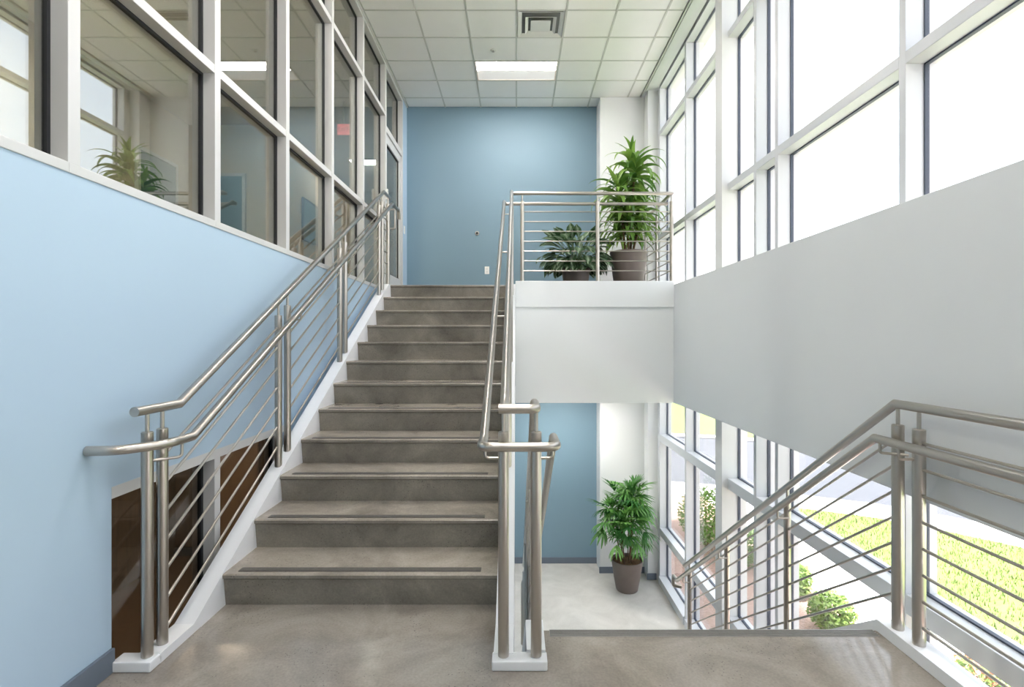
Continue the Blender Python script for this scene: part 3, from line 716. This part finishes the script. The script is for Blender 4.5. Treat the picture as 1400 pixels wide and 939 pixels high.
# short variegated plant beside it
px, py = .775, 6.88
t = thing('potted_aglaonema', 'low dark green variegated plant in a taupe pot on the upper landing', 'plant', (px, py, ZU))
zs = pot(t, px, py, ZU, .15, .19, .25)
AV = [strap('leaf', M['agla'], e, d, l, w_, 9, .18, p_, .75) for e, d, l, w_, p_ in ((88, 60, .24, .12, .48), (82, 95, .25, .13, .46), (74, 120, .25, .135, .40), (62, 125, .25, .13, .32), (48, 115, .24, .125, .24), (38, 98, .22, .115, .17))]
for k in range(150):
    q = (k + .5) / 150
    c = min(5, int(5.999 * (1 - q) ** 1.0)); r_ = random.uniform(0, .075)
    az = k * 2.39996 + random.uniform(-.3, .3)
    put('leaf', AV[c], t, (px + r_ * math.cos(az), py + r_ * math.sin(az), zs + .01), az, random.uniform(.82, 1.08), random.uniform(-.45, .45))
for k in range(5):
    a = k * 1.3; tube('stem', [(px + .05 * math.cos(a), py + .05 * math.sin(a), zs - .02), (px + .07 * math.cos(a), py + .07 * math.sin(a), zs + .18)], .011, t, 'cane', 8)

# lady palm on the lower floor
px, py = 1.562, 7.44
t = thing('potted_lady_palm', 'bushy lady palm with thin canes in a taupe pot on the lower floor', 'plant', (px, py, ZD))
zs = pot(t, px, py, ZD, .152, .222, .43)
def fan(e0, droop, pet, ll, nl, spread):
    bm = bm_(); x = z = 0; pts = []
    for i in range(5):
        a = math.radians(e0 - droop * .35 * i / 4)
        if i: x += math.cos(a) * pet / 4; z += math.sin(a) * pet / 4
        pts.append((x, z))
    for q in (-1, 1):
        pass
    for (xa, za), (xb, zb) in zip(pts, pts[1:]):
        vs = [bm.verts.new(v_) for v_ in ((xa, -.004, za), (xb, -.004, zb), (xb, .004, zb), (xa, .004, za))]; bm.faces.new(vs)
    a0 = e0 - droop * .35
    for j in range(nl):
        th = math.radians(-spread + 2 * spread * j / (nl - 1)); L_ = ll * (1 - .22 * abs(th) / math.radians(spread)) * random.uniform(.9, 1.08)
        cxp, czp = 0.0, 0.0; rows = []; seg = 5
        for i in range(seg + 1):
            s = i / seg; a = math.radians(a0 - droop * .65 * s - 14 * abs(th))
            if i: cxp += math.cos(a) * L_ / seg; czp += math.sin(a) * L_ / seg
            wd = .0150 * math.sin(PI * (.12 + .86 * s)) ** .6 if s < 1 else .004
            dx, dy = math.cos(th), math.sin(th)
            rows.append([bm.verts.new((x + cxp * dx - dy * q * wd, cxp * dy + dx * q * wd, z + czp + .35 * wd * abs(q))) for q in (-1, 0, 1)])
        for r0, r1 in zip(rows, rows[1:]):
            for q in range(2): bm.faces.new((r0[q], r1[q], r1[q + 1], r0[q + 1]))
    me = bpy.data.meshes.new('leaf'); bm.to_mesh(me); bm.free(); me.materials.append(M['rhapis'])
    me.polygons.foreach_set('use_smooth', [True] * len(me.polygons)); return me
RV = [fan(*a) for a in ((84, 40, .14, .28, 10, 95), (66, 60, .17, .29, 11, 95), (50, 70, .18, .29, 10, 100), (32, 70, .17, .28, 10, 95), (12, 70, .16, .27, 9, 90), (70, 95, .19, .28, 11, 100))]
canes = []
for k in range(12):
    a = k * 2.4; r0 = .03 + .10 * (k % 4) / 3; r1 = .06 + .21 * ((k * 5) % 12) / 11; zt = -1.20 + .44 * ((k * 7) % 12) / 11
    p0 = Vector((px + r0 * math.cos(a), py + r0 * math.sin(a), zs - .01)); p1 = Vector((px + r1 * math.cos(a), py + r1 * math.sin(a), zt))
    tube('cane', [p0, p0.lerp(p1, .5) + Vector((.005, .004, 0)), p1], random.uniform(.007, .011), t, 'palmcane', 8)
    for j in range(12):
        q = j / 11; c = [4, 4, 3, 3, 2, 2, 5, 2, 1, 1, 0, 0][j]
        az = a + j * 2.4 + random.uniform(-.4, .4)
        put('leaf', RV[c], t, p1 + Vector((0, -.03, -.16 + .22 * q)), az, random.uniform(.68, 1.02) * (.72 if math.sin(az) > .15 else 1), random.uniform(-.35, .35))
for k, (dz, az) in enumerate(((.12, 3.4), (.2, .5), (.26, 4.6), (.10, 5.6))):
    put('leaf', RV[2], t, (px - .03 + .03 * k, py - .06, zs + dz), az, .55)

# ------------------------------------------------------------------ outdoors
ZG = -2.22
def flat(name, pts, z, m, label, cat, h=.06):
    b = bm_(); prism(b, [(x, y) for x, y in pts], z - h, z, 'z'); return obj(name, b, M[m], label=label, cat=cat, kind='structure')
edge = [(2.3, 12.75), (3.6, 12.5), (4.6, 12.2), (6.05, 11.45), (7.4, 10.75), (8.1, 10.1), (8.8, 9.3), (9.5, 8.1), (10.2, 6.0), (10.7, 3.0), (11.0, 0), (11.0, -8)]
def offset(pl, d):
    o_ = []
    for i, p in enumerate(pl):
        a = Vector(pl[max(0, i - 1)]); c = Vector(pl[min(len(pl) - 1, i + 1)]); t_ = (c - a).normalized(); o_.append((p[0] - t_.y * d, p[1] + t_.x * d))
    return o_
e1 = offset(edge, .95); e2 = offset(edge, 1.1); e3 = offset(edge, 8.2); e4 = offset(edge, 8.5)
flat('lawn', [(5.55, -8), (5.55, 11.72)] + edge[3:][0:] , ZG + .015, 'lawn', 'bright green lawn between the walk and the curving sidewalk', 'lawn')
flat('sidewalk', edge + e1[::-1], ZG + .02, 'walk', 'pale sidewalk curving between the lawn and the road', 'sidewalk')
flat('kerb', e1 + e2[::-1], ZG + .02, 'kerbstone', 'pale concrete kerb along the near side of the road', 'kerb')
flat('road', e2 + e3[::-1], ZG - .06, 'road', 'pale grey asphalt road beyond the sidewalk', 'road')
flat('kerb', e3 + e4[::-1], ZG + .02, 'kerbstone', 'pale concrete kerb along the far side of the road', 'kerb')
flat('ground', [(-60, -60), (140, -60), (140, 140), (-60, 140)], ZG - .14, 'plain', 'wide pale ground around the building', 'ground')
b = bm_(); far = e4; outer = offset(edge, 40)
prism(b, far + outer[::-1], ZG - .1, ZG + .01, 'z'); obj('lawn', b, M['lawn'], label='grassy lawn on the far side of the road', cat='lawn', kind='structure')
flat('path', [(4.95, -8), (5.55, -8), (5.55, 11.72), (4.6, 12.2), (4.35, 12.3), (4.35, 6.1), (4.95, 5.6)], ZG + .01, 'walk', 'pale concrete path running beside the planting bed', 'path')
flat('flower_bed', [(2.26, -8), (4.95, -8), (4.95, 5.6), (4.35, 6.1), (4.35, 12.3), (3.6, 12.5), (2.3, 12.75)], ZG, 'mulch', 'reddish mulch bed along the outside of the window wall', 'bed')
# grass blades on the near lawn
b = bm_()
for k in range(9000):
    x = random.uniform(5.6, 9.6); y = random.uniform(3.5, 11.2)
    lim = next((x0 + (x1 - x0) * (y0 - y) / (y0 - y1 + 1e-9) for (x0, y0), (x1, y1) in zip(edge, edge[1:]) if y1 <= y <= y0), 5)
    if x > lim - .04: continue
    a = random.uniform(0, PI); dx, dy = .012 * math.cos(a), .012 * math.sin(a); hh = random.uniform(.04, .09)
    b.faces.new([b.verts.new((x - dx, y - dy, ZG)), b.verts.new((x + dx, y + dy, ZG)), b.verts.new((x + random.uniform(-.03, .03), y + random.uniform(-.03, .03), ZG + .015 + hh))])
me = bpy.data.meshes.new('grass'); b.to_mesh(me); b.free(); me.materials.append(M['lawn'])
tag(link('grass', me), 'short grass blades growing on the near lawn', 'grass', 'stuff')

def shrub(label, x, y, rx, h, n, m='shrub', flowers=0):
    t = thing('flowering_shrub' if flowers else 'shrub', label, 'shrub', (x, y, ZG))
    for k in range(5):
        a = k * 1.26; tube('stem', [(x, y, ZG - .02), (x + rx * .5 * math.cos(a), y + rx * .5 * math.sin(a), ZG + h * .6)], .012, t, 'cane', 6)
    for nm, cnt, mm, sz in (('foliage', int(n * 2.2), m, .036), ('blossom', flowers, 'petal', .05)):
        if not cnt: continue
        b = bm_()
        for k in range(cnt):
            u = random.uniform(-1, 1); a = random.uniform(0, 2 * PI); rr = random.uniform(.6, 1.0) if nm == 'foliage' else random.uniform(.93, 1.04)
            s_ = math.sqrt(1 - u * u); c = Vector((x + rx * rr * s_ * math.cos(a), y + rx * rr * s_ * math.sin(a), ZG + h * .52 + h * .5 * rr * u))
            if c.z < ZG + .02: continue
            M_ = Matrix.Rotation(random.uniform(0, 6.28), 3, 'Z') @ Matrix.Rotation(random.uniform(-1, 1), 3, 'X') @ Matrix.Rotation(random.uniform(-1, 1), 3, 'Y'); s2 = sz * random.uniform(.6, 1.2)
            b.faces.new([b.verts.new(c + M_ @ Vector(p_) * s2) for p_ in ((-1, 0, 0), (0, -.45, .1), (1, 0, 0), (0, .45, .1))])
        me = bpy.data.meshes.new(nm); b.to_mesh(me); b.free(); me.materials.append(M[mm]); tag(link(nm, me, t), kind='stuff')
shrub('largest leafy green shrub outside the far windows', 3.35, 9.3, .5, 1.05, 1500)
shrub('rounded green shrub outside, beside the path', 3.92, 6.55, .27, .5, 800)
shrub('small green shrub outside behind the rounded one', 3.95, 7.5, .25, .5, 700)
shrub('pale green shrub outside seen between the window mullions', 3.70, 8.5, .3, .6, 700)
shrub('low shrub with coral flowers in the bed beside the narrow path', 4.55, 5.2, .3, .46, 700, 'shrub', 260)
